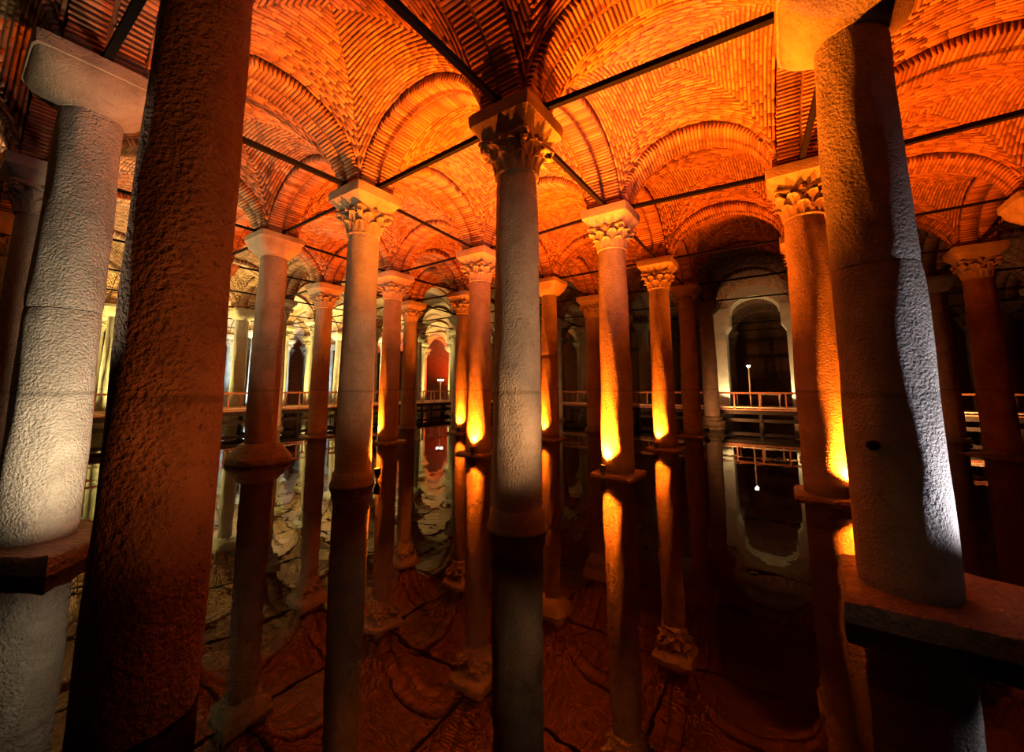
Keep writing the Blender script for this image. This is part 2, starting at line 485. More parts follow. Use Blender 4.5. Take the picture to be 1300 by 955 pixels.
def arch_core(p, q, mat, rec=0.022):
    mid, d, w, a = arch_frame(p, q); b = A_RISE
    hw = ARW - rec; rings = []
    for k in range(41):
        e = PI * k / 40
        nx, nz = math.cos(e) / a, math.sin(e) / b; m = math.hypot(nx, nz); nx, nz = nx / m, nz / m
        r = []
        for o, s in ((rec, -1), (rec, 1), (A_TH + 0.02, 1), (A_TH + 0.02, -1)):
            X = a * math.cos(e) + nx * o; Z = ZS + b * math.sin(e) + nz * o
            r.append((mid[0] + d[0] * X + w[0] * hw * s, mid[1] + d[1] * X + w[1] * hw * s, Z))
        rings.append(r)
    mb = MB(); mb.rings(rings)
    me = mb.mesh('arch', mat)
    uvl = me.uv_layers.new(name='UVMap')
    for lp in me.loops:
        k, c = divmod(lp.vertex_index, 4)
        uvl.data[lp.index].uv = ((-0.35, 0.35, 0.65, -0.65)[c], k / 40 * 5.1)
    return me

def projected(C, A, B):
    """rough size in the photograph, in pixels squared"""
    d = C - np.array([0, 0, EYE]); ct, st = math.cos(PITCH), math.sin(PITCH)
    dep = d[:, 1] * ct + d[:, 2] * st; up = -d[:, 1] * st + d[:, 2] * ct
    ok = dep > 0.3; dep2 = np.where(ok, dep, 1)
    x = 650 + F_PX * d[:, 0] / dep2; y = 432 - F_PX * up / dep2
    ar = 4 * np.linalg.norm(np.cross(A, B), axis=1) * F_PX ** 2 / dep2 ** 2
    nrm = np.cross(A, B); nrm = nrm / np.linalg.norm(nrm, axis=1, keepdims=True)
    ar = ar * np.abs((nrm * d).sum(1)) / np.linalg.norm(d, axis=1)
    return np.where(ok & (x > 4) & (x < 1296) & (y > 4) & (y < 860), ar, 0)

NEAR_BRICK = 25.0
bays, arches = [], []
for i in range(IMIN, IMAX):
    for j in range(JMIN, JMAX):
        c = [node(i, j), node(i + 1, j), node(i + 1, j + 1), node(i, j + 1)]
        cen = sum(c) / 4
        if cen[1] > -3.5 and abs(cen[0]) < 1.45 * max(cen[1], 0) + 5.5 and cen[1] < 52:
            bays.append((i, j, c, cen))
need = set()
for i, j, c, cen in bays:
    need |= {((i, j), (i + 1, j)), ((i, j + 1), (i + 1, j + 1)), ((i, j), (i, j + 1)), ((i + 1, j), (i + 1, j + 1))}
arch_list = sorted(need)

groups = []   # (owner object, arrays, family)
for i, j, c, cen in bays:
    near = cen[1] < NEAR_BRICK
    q = inset_quad(c)
    o = mobj('vault', shell_mesh(q, M['mortar'] if near else M['far_brick']), ceiling)
    o.matrix_parent_inverse = ceiling.matrix_world.inverted()
    if near:
        groups.append((o, bay_boxes(q, WEB[(i * 2 + j) % 3]), 'web'))
for n_, (a_, b_) in enumerate(arch_list):
    p, q = node(*a_), node(*b_); cy = (p[1] + q[1]) / 2
    near = cy < NEAR_BRICK
    o = mobj('arch', arch_core(p, q, M['mortar'] if near else M['far_brick']), ceiling)
    o.matrix_parent_inverse = ceiling.matrix_world.inverted()
    if near:
        groups.append((o, arch_boxes(p, q, 100 + n_), 'ring'))

# the largest bricks in view are objects of their own, the rest of each vault or arch is one mesh
unit_bricks = []
for k in range(6):
    one = np.array([[0.0, 0, 0]])
    unit_bricks.append(boxes_mesh('brick', one, one + [1, 0, 0], one + [0, 1, 0], one + [0, 0, 1], np.array([(k + 0.5) / 6]), M['brick']))
for fam, limit in (('web', 295), ('ring', 295)):
    gs = [g for g in groups if g[2] == fam]
    allp = np.concatenate([projected(g[1][0], g[1][1], g[1][2]) for g in gs])
    thr = np.sort(allp)[-limit]
    for o, (C, A, B, D, tone), _ in gs:
        pr = projected(C, A, B); big = (pr >= thr) & (pr > 0)
        rest = ~big
        if rest.any():
            b = mobj('brickwork', boxes_mesh('brickwork', C[rest], A[rest], B[rest], D[rest], tone[rest], M['brick']), o)
            b['kind'] = 'stuff'
            b.matrix_parent_inverse = Matrix.Identity(4)
        for k in np.nonzero(big)[0]:
            b = bpy.data.objects.new('brick', unit_bricks[min(5, int(tone[k] * 6))])
            COL.objects.link(b); b.parent = o
            a_, b_, d_ = A[k], B[k], D[k]
            if np.dot(np.cross(a_, b_), d_) < 0: a_ = -a_
            b.matrix_local = Matrix(((a_[0], b_[0], d_[0], C[k][0]), (a_[1], b_[1], d_[1], C[k][1]), (a_[2], b_[2], d_[2], C[k][2]), (0, 0, 0, 1)))

# springer blocks that carry the four arches over each capital
sp = MB(); sp.rings([[(sx * h, sy * h, z) for sx, sy in ((-1, -1), (1, -1), (1, 1), (-1, 1))] for h, z in ((0.47, ZS - 0.03), (0.40, ZS + 0.35), (0.36, ZS + 0.9))])
SPRINGER = sp.mesh('springer', M['mortar'])

# ------------------------------------------------------------------ columns
def shaft_mesh(r0, r1, z0, z1, mat, seed, dents=0.006):
    r = np.random.default_rng(seed); seg, nz = 44, 26
    ph = r.uniform(0, 6.28, 6); rings = []
    for k in range(nz + 1):
        f = k / nz; z = z0 + (z1 - z0) * f
        tz = z / 6.2
        rad = r0 + (r1 - r0) * (0.35 * tz + 0.65 * tz * tz)
        if k == 0 or k == nz: rad -= 0.012
        ring = []
        for s in range(seg):
            a = 2 * PI * s / seg
            dr = dents * (math.sin(3 * a + ph[0] + 1.3 * z) + math.sin(5 * a + ph[1] - 2.1 * z) + 0.8 * math.sin(9 * a + ph[2] + 3.7 * z))
            ring.append(((rad + dr) * math.cos(a), (rad + dr) * math.sin(a), z))
        rings.append(ring)
    mb = MB(); mb.rings(rings)
    return mb.mesh('shaft', mat, True)

def loft_square(z_r, seg=48):
    """rings going from round (p=2) to square; entries (z, half size, exponent)"""
    out = []
    for z, h, p in z_r:
        ring = []
        for s in range(seg):
            a = 2 * PI * s / seg; c, n = math.cos(a), math.sin(a)
            k = (abs(c) ** p + abs(n) ** p) ** (-1.0 / p)
            ring.append((h * k * c, h * k * n, z))
        out.append(ring)
    return out

def leaf_mesh(height, width, r_at, curl):
    """acanthus leaf standing on +x, lobed edge, tip curling outward"""
    nu, nv, th = 8, 12, 0.022
    front, back = [], []
    for v in range(nv + 1):
        f = v / nv
        lob = 1 + 0.16 * abs(math.sin(f * PI * 3.5)) - 0.1
        w = width * (0.62 + 0.55 * math.sin(PI * min(1, f * 0.85 + 0.1))) * lob * (1 if f < 0.8 else 1 - 0.75 * (f - 0.8) / 0.2)
        if f < 0.78:
            z = height * f / 0.78 * 0.92; out = 0.02 + 0.05 * f
        else:
            g = (f - 0.78) / 0.22 * PI * 0.8
            z = height * 0.92 + curl * 0.6 * math.sin(g); out = 0.02 + 0.05 * f + curl * (1 - math.cos(g)) * 0.75
        for u in range(nu + 1):
            s = u / nu * 2 - 1
            y = s * w / 2
            rib = 0.018 * math.cos(s * PI * 2.5) * (1 - 0.4 * abs(s)) - 0.03 * s * s
            R = r_at(z) + out + rib
            front.append((R, y, z)); back.append((R - th, y * 0.97, z - 0.004))
    n = len(front); f_ = []
    idx = lambda v, u: v * (nu + 1) + u
    for v in range(nv):
        for u in range(nu):
            a, b, c, d = idx(v, u), idx(v, u + 1), idx(v + 1, u + 1), idx(v + 1, u)
            f_.append((a, b, c, d)); f_.append((d + n, c + n, b + n, a + n))
    for v in range(nv):
        for u0 in (0, nu):
            a, d = idx(v, u0), idx(v + 1, u0); f_.append((a, d, d + n, a + n))
    for u in range(nu):
        for v0 in (0, nv):
            a, b = idx(v0, u), idx(v0, u + 1); f_.append((a, a + n, b + n, b))
    mb = MB(); mb.add(front + back, f_)
    return mb.mesh('leaf', M['capital'], True)

CAP_H = 0.78
CAP_Z, CAP_S = 5.86, 0.80
bell = lambda z: 0.345 + 0.02 * (z / CAP_H) + 0.13 * (z / CAP_H) ** 3
LEAF_LO = leaf_mesh(0.34, 0.30, bell, 0.085)
LEAF_HI = leaf_mesh(0.58, 0.30, lambda z: bell(z) + 0.0, 0.10)
mb = MB()
mb.lathe([(0.34, 0.0), (0.375, 0.01), (0.39, 0.035), (0.375, 0.06), (0.345, 0.07)] + [(bell(CAP_H * f), CAP_H * f) for f in (0.15, 0.3, 0.45, 0.6, 0.72, 0.82, 0.9)], 40)
BELL = mb.mesh('capital', M['capital'], True)
def spiral():
    mb = MB()
    pts, rad = [], []
    for k in range(40):
        t = k / 39; a = -0.6 + t * PI * 3.4; r = 0.115 * (1 - t) + 0.02
        pts.append((0.50 + r * math.cos(a) , 0.0, 0.62 + r * math.sin(a))); rad.append(0.034 - 0.012 * t)
    stem = [(0.36, 0.0, 0.30), (0.41, 0.0, 0.42), (0.50, 0.0, 0.53)]
    mb.tube(stem + pts, [0.02, 0.026, 0.03] + rad, 8)
    # widen into a scroll
    mb.v = [(x, y * 1.9, z) for x, y, z in mb.v]
    return mb.mesh('volute', M['capital'], True)
VOLUTE = spiral()
def abacus_mesh():
    def ring(h, z, dent):
        out = []
        for k in range(4):
            a0 = PI / 4 + k * PI / 2
            cor = np.array([math.cos(a0), math.sin(a0)]) * h * 1.414; nx = np.array([math.cos(a0 + PI / 2), math.sin(a0 + PI / 2)]) * h * 1.414
            mid = (cor + nx) / 2
            for t in np.linspace(0.06, 0.94, 9):
                p = cor * (1 - t) + nx * t
                p = p - mid / np.hypot(*mid) * dent * math.sin(PI * t)
                out.append((p[0], p[1], z))
        return out
    mb = MB(); mb.rings([ring(0.50, 0.68, 0.09), ring(0.53, 0.71, 0.09), ring(0.53, 0.75, 0.09), ring(0.50, 0.79, 0.08)])
    for k in range(4):      # small flower in the middle of each side
        a = k * PI / 2; mb.box((0.46 * math.cos(a), 0.46 * math.sin(a), 0.72), (0.05, 0.05, 0.05), Matrix.Rotation(a + PI / 4, 3, 'Z'))
    return mb.mesh('abacus', M['capital'])
ABACUS = abacus_mesh()
mb = MB(); mb.rings(loft_square([(0.79, 0.43, 7), (0.82, 0.45, 9), (1.06, 0.595, 14), (1.09, 0.625, 16), (1.25, 0.64, 18), (1.362, 0.64, 18)]))
IMPOST = mb.mesh('impost_block', M['capital'], True)
def far_capital():
    mb = MB(); me_list = [(BELL, 0)] + [(LEAF_LO, k * PI / 4) for k in range(8)] + [(LEAF_HI, k * PI / 4 + PI / 8) for k in range(8)] + [(VOLUTE, PI / 4 + k * PI / 2) for k in range(4)] + [(ABACUS, 0)]
    for me, a in me_list:
        c, s = math.cos(a), math.sin(a)
        mb.add([(v.co.x * c - v.co.y * s, v.co.x * s + v.co.y * c, v.co.z) for v in me.vertices], [tuple(p.vertices) for p in me.polygons])
    return mb.mesh('capital', M['capital'], True)
FAR_CAP = far_capital()
CAP_PIECES = [(LEAF_LO, 'leaf', k * PI / 4) for k in range(8)] + [(LEAF_HI, 'leaf', k * PI / 4 + PI / 8) for k in range(8)] + [(VOLUTE, 'volute', PI / 4 + k * PI / 2) for k in range(4)] + [(ABACUS, 'abacus', 0)]
# plain cushion capital: round below, square above, a slab with a moulding on top
mb = MB(); mb.rings(loft_square([(6.28, 0.36, 2), (6.32, 0.38, 2), (6.35, 0.40, 2.3), (6.45, 0.50, 3.2), (6.58, 0.61, 5), (6.72, 0.665, 9), (6.76, 0.665, 12), (6.77, 0.69, 14), (6.9, 0.70, 16), (6.95, 0.70, 16)], 64))
CUSHION = mb.mesh('capital', M['capital'], True)
mb = MB(); mb.rings(loft_square([(6.29, 0.37, 2), (6.33, 0.42, 3), (6.58, 0.60, 6), (6.76, 0.63, 12), (6.79, 0.66, 14), (6.95, 0.66, 14)], 48))
CUSHION_B = mb.mesh('capital', M['capital'], True)

PEDESTAL = MB(); PEDESTAL.rings(loft_square([(-0.5, 0.80, 3.0), (-0.05, 0.80, 3.0), (0.12, 0.80, 3.0), (0.17, 0.78, 2.8), (0.42, 0.60, 2.5), (0.52, 0.53, 2.2), (0.56, 0.47, 2.0)], 8 * 6))
PEDESTAL = PEDESTAL.mesh('pedestal', M['slab'], True)
BASE_RING = MB(); BASE_RING.lathe([(0.60, -0.5), (0.60, -0.1), (0.56, -0.06), (0.545, 0.02), (0.50, 0.05), (0.50, 0.10), (0.455, 0.15)], 40); BASE_RING = BASE_RING.mesh('base', M['slab'], True)
BASE_FLARE = MB(); BASE_FLARE.lathe([(0.49, -0.5), (0.49, 0.02), (0.475, 0.07), (0.445, 0.14), (0.435, 0.28), (0.418, 0.31)], 44); BASE_FLARE = BASE_FLARE.mesh('base', M['pale'], True)
BASE_TORUS = MB(); BASE_TORUS.lathe([(0.6, -0.5), (0.6, 0.05), (0.56, 0.1), (0.50, 0.13), (0.60, 0.2), (0.64, 0.3), (0.60, 0.4), (0.49, 0.45), (0.47, 0.52), (0.52, 0.57), (0.50, 0.62), (0.44, 0.66)], 40); BASE_TORUS = BASE_TORUS.mesh('base', M['slab'], True)
PLINTH = MB(); PLINTH.rings(loft_square([(-0.5, 0.58, 12), (0.04, 0.58, 12), (0.07, 0.56, 12)], 40)); PLINTH = PLINTH.mesh('plinth', M['slab'], True)

def rough_slab(pts, z0, z1, seed, name='footing_slab'):
    """irregular worn stone slab, outline in world plan coordinates"""
    r = np.random.default_rng(seed); ring = []
    n = len(pts)
    for k in range(n):
        a, b = np.array(pts[k]), np.array(pts[(k + 1) % n])
        for t in np.linspace(0, 1, 10)[:-1]:
            ring.append(a * (1 - t) + b * t + r.normal(0, 0.012, 2))
    c = sum(ring) / len(ring)
    zj = r.normal(0, 0.012, len(ring))
    mb = MB()
    mb.rings([[(*p, z0) for p in ring], [(*(c + (p - c) * 1.0), z1 - 0.07) for p in ring], [(*(c + (p - c) * 0.985), z1 - 0.02 + zj[k]) for k, p in enumerate(ring)], [(*(c + (p - c) * 0.95), z1 + zj[k]) for k, p in enumerate(ring)], [(*(c + (p - c) * 0.5), z1) for p in ring]])
    return mb.mesh(name, M['slab'], True)

SHORT = {(0, 0): 'pale grey column', (-1, 0): 'pale stained column', (0, 1): 'brightest lamp column', (1, 0): 'huge rough column',
 (0, -1): 'dark brown column', (-1, -1): 'white lit drum column', (-2, -1): 'amber column', (-2, 0): 'faceted pedestal column',
 (-3, 1): 'dim red column', (-2, 1): 'edge lit column', (-1, 1): 'ornate orange column', (0, 2): 'square plinth column',
 (-1, 2): 'glowing cushion column', (-2, 2): 'slim orange column', (-3, 2): 'banded capital column', (-1, 3): 'dark unlit column',
 (0, 3): 'rust red column', (0, 4): 'torus base column', (1, 1): 'gilded capital column', (1, 2): 'squeezed narrow column',
 (2, 3): 'eroded capital column', (2, 4): 'low seam column'}
ORD = ['zeroth', 'first', 'second', 'third', 'fourth', 'fifth', 'sixth', 'seventh', 'eighth', 'ninth', 'tenth', 'eleventh', 'twelfth']
def place(i, j):
    """where a column of the far grid stands, told by the walkway and its corner"""
    if j > 4.5:
        side = 'behind' if i > -4.5 else 'beyond'
        return f"{ORD[j - 4]} row {side} the straight walkway arm, {ORD[int(abs(i + 4.5) + 1)]} from its corner"
    if i < -4.5:
        return f"{ORD[-4 - i]} row behind the yellow hall walkway, {ORD[int(4.5 - j) + 1]} from its corner"
    if i == -4: return f"row before the yellow hall walkway, {ORD[int(4.5 - j) + 1]} from its corner"
    if j == 4: return f"row before the straight walkway arm, {ORD[int(i + 4.5) + 1]} from its corner"
    return f"{ORD[5 - j]} row before the straight walkway arm, {ORD[int(i + 4.5) + 1]} from the corner side"
GR_FAR = 'columns beyond the walkway'
COLS = {
 (0, 0): dict(t='corinth', mat='pale', base='flare', r=0.405, lab='pale grey marble column with carved leaf capital, unlit foot in the open water'),
 (-1, 0): dict(t='corinth', mat='pale', base='flare', r=0.40, lab='pale stained column with worn leaf capital, small red lamp beside its foot'),
 (0, 1): dict(t='corinth', mat='warm', base='plinth', r=0.41, lab='orange lit column with broken leaf capital and the brightest lamp glare at its foot'),
 (1, 0): dict(t='cushion', mat='warm', base='bigslab', r=0.40, joints=(3.52,), lab='huge rough column with plain cushion capital on a broad slab, white lit flank'),
 (0, -1): dict(t='cushion', mat='brown', base='lowslab', r=0.335, lab='massive dark reddish brown column with pitted surface and blotches'),
 (-1, -1): dict(t='cushion', mat='pale', base='sideslab', r=0.405, joints=(3.30,), lab='white lit marble column of stacked drums beside the dark brown column'),
 (-2, -1): dict(t='corinth', mat='warm', base='ring', lab='amber column with ragged leaf capital behind the white lit column'),
 (-2, 0): dict(t='cushion_b', mat='warm', base='pedestal', r=0.43, joints=(3.35,), lab='column on a faceted bulging pedestal with a plain flared capital'),
 (-3, 1): dict(t='corinth', mat='warm', base='plinth', lab='dim red lit column with two-tier leaf capital before the yellow lit hall'),
 (-2, 1): dict(t='corinth', mat='warm', base='plinth', r=0.40, lab='column glowing along one edge, lamp at its foot, beside a dim red column'),
 (-1, 1): dict(t='corinth', mat='warm', base='plinth', r=0.42, lab='orange column with yellow glare at the foot and a flaring ornate leaf capital'),
 (0, 2): dict(t='corinth', mat='warm', base='plinth', r=0.40, lab='orange column with crisp leaf capital and yellow glare on a square plinth'),
 (-1, 2): dict(t='cushion_b', mat='warm', base='plinth', r=0.38, joints=(3.6,), lab='orange column with smooth glowing cushion capital behind the pale marble column'),
 (-2, 2): dict(t='corinth', mat='warm', base='plinth', r=0.36, lab='slim orange column with white hot lamp glare, half hidden by an ornate one'),
 (-3, 2): dict(t='corinth', mat='warm', base='ring', lab='dull red column with plain banded leaf capital behind the edge lit one'),
 (-1, 3): dict(t='corinth', mat='warm', base='ring', lab='dark red unlit column with leaf capital standing before the far railing'),
 (0, 3): dict(t='corinth', mat='warm', base='plinth', lab='dim rust red column with leaf capital behind the square plinth column'),
 (0, 4): dict(t='cushion_b', mat='warm', base='torus', r=0.40, lab='dark column with ringed torus base and block capital beside the pale arch'),
 (1, 1): dict(t='corinth', mat='warm', base='plinth', r=0.41, lab='orange column with gilded looking leaf capital half behind the huge rough column'),
 (1, 2): dict(t='corinth', mat='warm', base='plinth', r=0.38, lab='narrow orange column with lamp glare squeezed behind the half hidden column'),
 (2, 3): dict(t='corinth', mat='brown', base='slabround', r=0.42, lab='dark red column with broad eroded leaf capital near the side wall'),
 (2, 4): dict(t='cushion_b', mat='brown', base='ring', r=0.40, joints=(2.9,), lab='dark red column with block capital and low seam beside the far railing'),
}
PIERS = {(0, 5), (1, 5)}
NEAR_CAP = {(0, 0), (-1, 0), (0, 1), (1, 1), (-1, 1), (0, 2), (-2, 1), (-3, 1), (-2, -1), (2, 3), (1, 2), (-2, 2), (0, 3)}
shaft_cache = {}
def shaft_shared(r, z0, z1, mat, seed):
    key = (round(r, 3), z0, z1, mat, seed)
    if key not in shaft_cache: shaft_cache[key] = shaft_mesh(r, r * 0.865, z0, z1, M[mat], seed)
    return shaft_cache[key]

def world_slab(root, pts, z0, z1, seed, name='footing_slab'):
    me = rough_slab(pts, z0, z1, seed, name)
    inv = Matrix.Rotation(-ANG, 4, 'Z') @ Matrix.Translation(-Vector(root.location))
    me.transform(inv)
    return mobj(name, me, root)

def column(ij, spec):
    p = node(*ij)
    root = empty('column', (p[0], p[1], 0), ANG)
    tag(root, spec['lab'], 'column', spec.get('group'), 'thing')
    r = spec.get('r', 0.395); mat = spec['mat']; seed = abs(ij[0] * 31 + ij[1] * 7) % 5 if spec.get('far') else abs(ij[0] * 31 + ij[1] * 7) + 11
    corin = spec['t'] == 'corinth'
    ztop = 5.90 if corin else 6.32
    base = spec.get('base')
    z0 = {'pedestal': 0.54, 'ring': 0.12, 'torus': 0.6, 'bigslab': 0.18, 'sideslab': 0.18, 'plinth': 0.08}.get(base, -0.5)
    cuts = [z0] + list(spec.get('joints', ())) + [ztop]
    for a, b in zip(cuts[:-1], cuts[1:]):
        sh = mobj('shaft', shaft_shared(r, a, b - (0.0 if b == ztop else 0.012), mat, seed), root)
        if len(cuts) > 2: sh.name = 'shaft_drum'
    if base == 'pedestal': mobj('pedestal', PEDESTAL, root)
    elif base == 'ring': mobj('base', BASE_RING, root)
    elif base == 'flare': mobj('base', BASE_FLARE, root)
    elif base == 'torus': mobj('base', BASE_TORUS, root)
    elif base == 'plinth': mobj('plinth', PLINTH, root)
    elif base == 'slabround':
        mobj('base', BASE_RING, root)
    if corin:
        if ij in NEAR_CAP:
            cap = mobj('capital', BELL, root, (0, 0, CAP_Z)); cap.scale = (1, 1, CAP_S)
            for me, nm, a in CAP_PIECES:
                mobj(nm, me, cap, (0, 0, 0), a)
        else:
            mobj('capital', FAR_CAP, root, (0, 0, CAP_Z)).scale = (1, 1, CAP_S)
        mobj('impost_block', IMPOST, root, (0, 0, CAP_Z)).scale = (1, 1, CAP_S)
    else:
        mobj('capital', CUSHION if spec['t'] == 'cushion' else CUSHION_B, root)
    return root

column_roots = {}
for ij, spec in COLS.items():
    column_roots[ij] = column(ij, spec)
rootR = column_roots[(1, 0)]
world_slab(rootR, [(3.15, 4.05), (4.0, 5.15), (4.75, 4.8), (5.35, 4.2), (4.95, 2.9)], -0.5, 0.20, 5)
mb = MB(); mb.lathe([(0.05, 0.0), (0.05, 0.09), (0.03, 0.1)], 12)
pg = mb.build('iron_peg', M['iron'], rootR)
a_ = math.atan2(-4.31, -4.04) - 0.35 - ANG
pg.matrix_local = Matrix.Rotation(a_, 4, 'Z') @ Matrix.Translation((0.37, 0, 1.62)) @ Matrix.Rotation(PI / 2, 4, 'Y')
world_slab(column_roots[(0, -1)], [(-3.2, 2.6), (-3.1, 3.85), (-2.4, 3.9), (-1.9, 3.42), (-2.15, 3.2), (-2.2, 2.55)], -0.5, -0.05, 8)
world_slab(column_roots[(-1, -1)], [(-7.5, 5.0), (-7.2, 6.4), (-5.6, 6.3), (-5.45, 4.95)], -0.5, 0.20, 9)
pV = node(2, 3)
world_slab(column_roots[(2, 3)], [(pV[0] - 1.0, pV[1] - 0.7), (pV[0] - 0.9, pV[1] + 0.6), (pV[0] + 0.9, pV[1] + 0.7), (pV[0] + 0.9, pV[1] - 0.6), (pV[0], pV[1] - 1.0)], -0.5, 0.05, 12)

# the columns past the walkway, as far as they can be seen
for i in range(IMIN, IMAX + 1):
    for j in range(JMIN, JMAX + 1):
        if (i, j) in COLS or (i, j) in PIERS: continue
        p = node(i, j)
        if not in_view(p, 1.36, 3.0) or p[1] > 50: continue
        oct_ = (i + 2 * j) % 3 == 0 or (i, j) == (-5, 1)
        spec = dict(t='cushion_b' if oct_ else 'corinth', mat='warm' if (i + j) % 2 else 'pale', base='ring', far=True,
                    lab=('block capital column, ' if oct_ else 'leaf capital column, ') + place(i, j), group='columns of the far grid')
        column((i, j), spec)
for i in range(IMIN, IMAX + 1):
    for j in range(JMIN, JMAX + 1):
        p = node(i, j)
        if in_view(p, 1.5, -2) or np.hypot(*p) < 6:
            s_ = mobj('springer', SPRINGER, ceiling, (p[0], p[1], -ZS), ANG)
            s_.location = (p[0], p[1], -ZS)

# cased concrete piers with an arch between them, past the right arm of the walkway
def cased_arch():
    a, b = node(0, 5), node(1, 5)
    mid = (a + b) / 2; d = (b - a) / np.hypot(*(b - a)); L = np.hypot(*(b - a)); hw = L / 2
    root = empty('cased_arch', (mid[0], mid[1], 0), math.atan2(d[1], d[0]))
    tag(root, 'pale plastered arch on two square casing piers with corbelled heads', 'arch')
    for s in (-1, 1):
        mb = MB()
        def sec(z, inner, outer, dep): return [(s * inner, -dep, z), (s * outer, -dep, z), (s * outer, dep, z), (s * inner, dep, z)]
        mb.rings([sec(z, i_, hw + 0.62, dp) for z, i_, dp in ((-0.5, 1.62, 0.62), (5.7, 1.62, 0.62), (6.15, 1.36, 0.66), (6.9, 1.36, 0.66), (7.3, 1.36, 0.66))])
        mb.build('pier', M['plaster'], root)
    mb = MB(); rings = []
    for k in range(29):
        e = PI * k / 28; x, z = 1.36 * math.cos(e), 6.9 + 1.05 * math.sin(e)
        X = (hw + 0.55) * (1 if k < 14 else -1) if abs(math.cos(e)) > 0.707 else 1.95 * math.cos(e)
        x2, z2 = 1.9 * math.cos(e), 7.0 + 1.75 * math.sin(e)
        rings.append([(x, -0.6, z), (x, 0.6, z), (x2, 0.6, z2), (x2, -0.6, z2)])
    mb.rings(rings); mb.build('arch_ring', M['plaster'], root)
    # thin raised brick band inside the ring
    mb = MB(); rings = []
    for k in range(29):
        e = PI * k / 28
        rings.append([((1.36 - 0.07 * q) * math.cos(e), y, 6.9 + (1.05 - 0.07 * q) * math.sin(e)) for q, y in ((0, -0.2), (0, 0.2), (1, 0.2), (1, -0.2))])
    mb.rings(rings); mb.build('inner_band', M['plaster'], root)
cased_arch()

# ------------------------------------------------------------------ tie rods
def rod_label(a, b):
    named = {((-1, 0), (0, 0)): 'black iron tie rod joining the pale grey column to the pale stained column',
             ((0, 0), (1, 0)): 'thick black tie bar from the pale grey column to the huge rough column',
             ((0, -1), (0, 0)): 'thick black tie bar from the pale grey column towards the dark brown column',
             ((0, 0), (0, 1)): 'tie rod from the pale grey column to the brightest lamp column',
             ((0, 1), (1, 1)): 'long tie rod from the brightest lamp column to the half hidden column',
             ((-2, 0), (-1, 0)): 'tie rod between the pale stained column and the faceted pedestal column',
             ((-1, -1), (-1, 0)): 'tie bar from the pale stained column towards the white lit drum column',
             ((-1, 0), (-1, 1)): 'tie rod from the pale stained column to the ornate orange column',
             ((-1, 1), (0, 1)): 'tie rod from the ornate orange column to the brightest lamp column',
             ((0, 1), (0, 2)): 'tie rod from the brightest lamp column to the square plinth column',
             ((1, 0), (1, 1)): 'tie bar between the huge rough column and the half hidden column',
             ((0, 2), (1, 2)): 'tie rod between the square plinth column and the squeezed narrow column',
             ((-1, -1), (0, -1)): 'tie bar between the white lit drum column and the dark brown column',
             ((-2, -1), (-1, -1)): 'tie bar from the white lit drum column to the amber column',
             ((-2, 0), (-2, 1)): 'tie rod from the faceted pedestal column to the edge lit column'}
    if (a, b) in named: return named[(a, b)]
    if a in SHORT and b in SHORT: return f"thin tie rod between the {SHORT[a]} and the {SHORT[b]}"
    if a in SHORT or b in SHORT:
        k = a if a in SHORT else b; o = b if k == a else a
        way = {(1, 0): 'towards the huge rough column side', (-1, 0): 'towards the yellow hall', (0, 1): 'towards the far brick wall', (0, -1): 'towards the water edge'}[(o[0] - k[0], o[1] - k[1])]
        return f"thin tie rod leaving the {SHORT[k]} {way}"
    return ('tie rod along, ' if (b[0] - a[0]) else 'tie rod across, ') + place(*a)
for a, b in arch_list:
    p, q = node(*a), node(*b); mid = (p + q) / 2
    if a in PIERS and b in PIERS: continue
    if not in_view(mid, 1.35, 1.0) or mid[1] > 36: continue
    d = (q - p); L = np.hypot(*d)
    near = mid[1] < 9.5
    th = 0.048 if near else 0.034
    root = empty('tie_rod', (mid[0], mid[1], ZS + 0.08), math.atan2(d[1], d[0]))
    mb = MB(); mb.box((0, 0, 0), (L / 2 - 0.42, th, th)); mb.build('bar', M['iron'], root)
    if near:
        for s in (-1, 1):
            mb = MB(); mb.box((s * (L / 2 - 0.55), 0, 0), (0.05, th * 1.35, th * 1.35)); mb.build('collar', M['iron'], root)
    lab = rod_label(a, b)
    tag(root, lab, 'tie rod', 'iron tie rods under the arches')

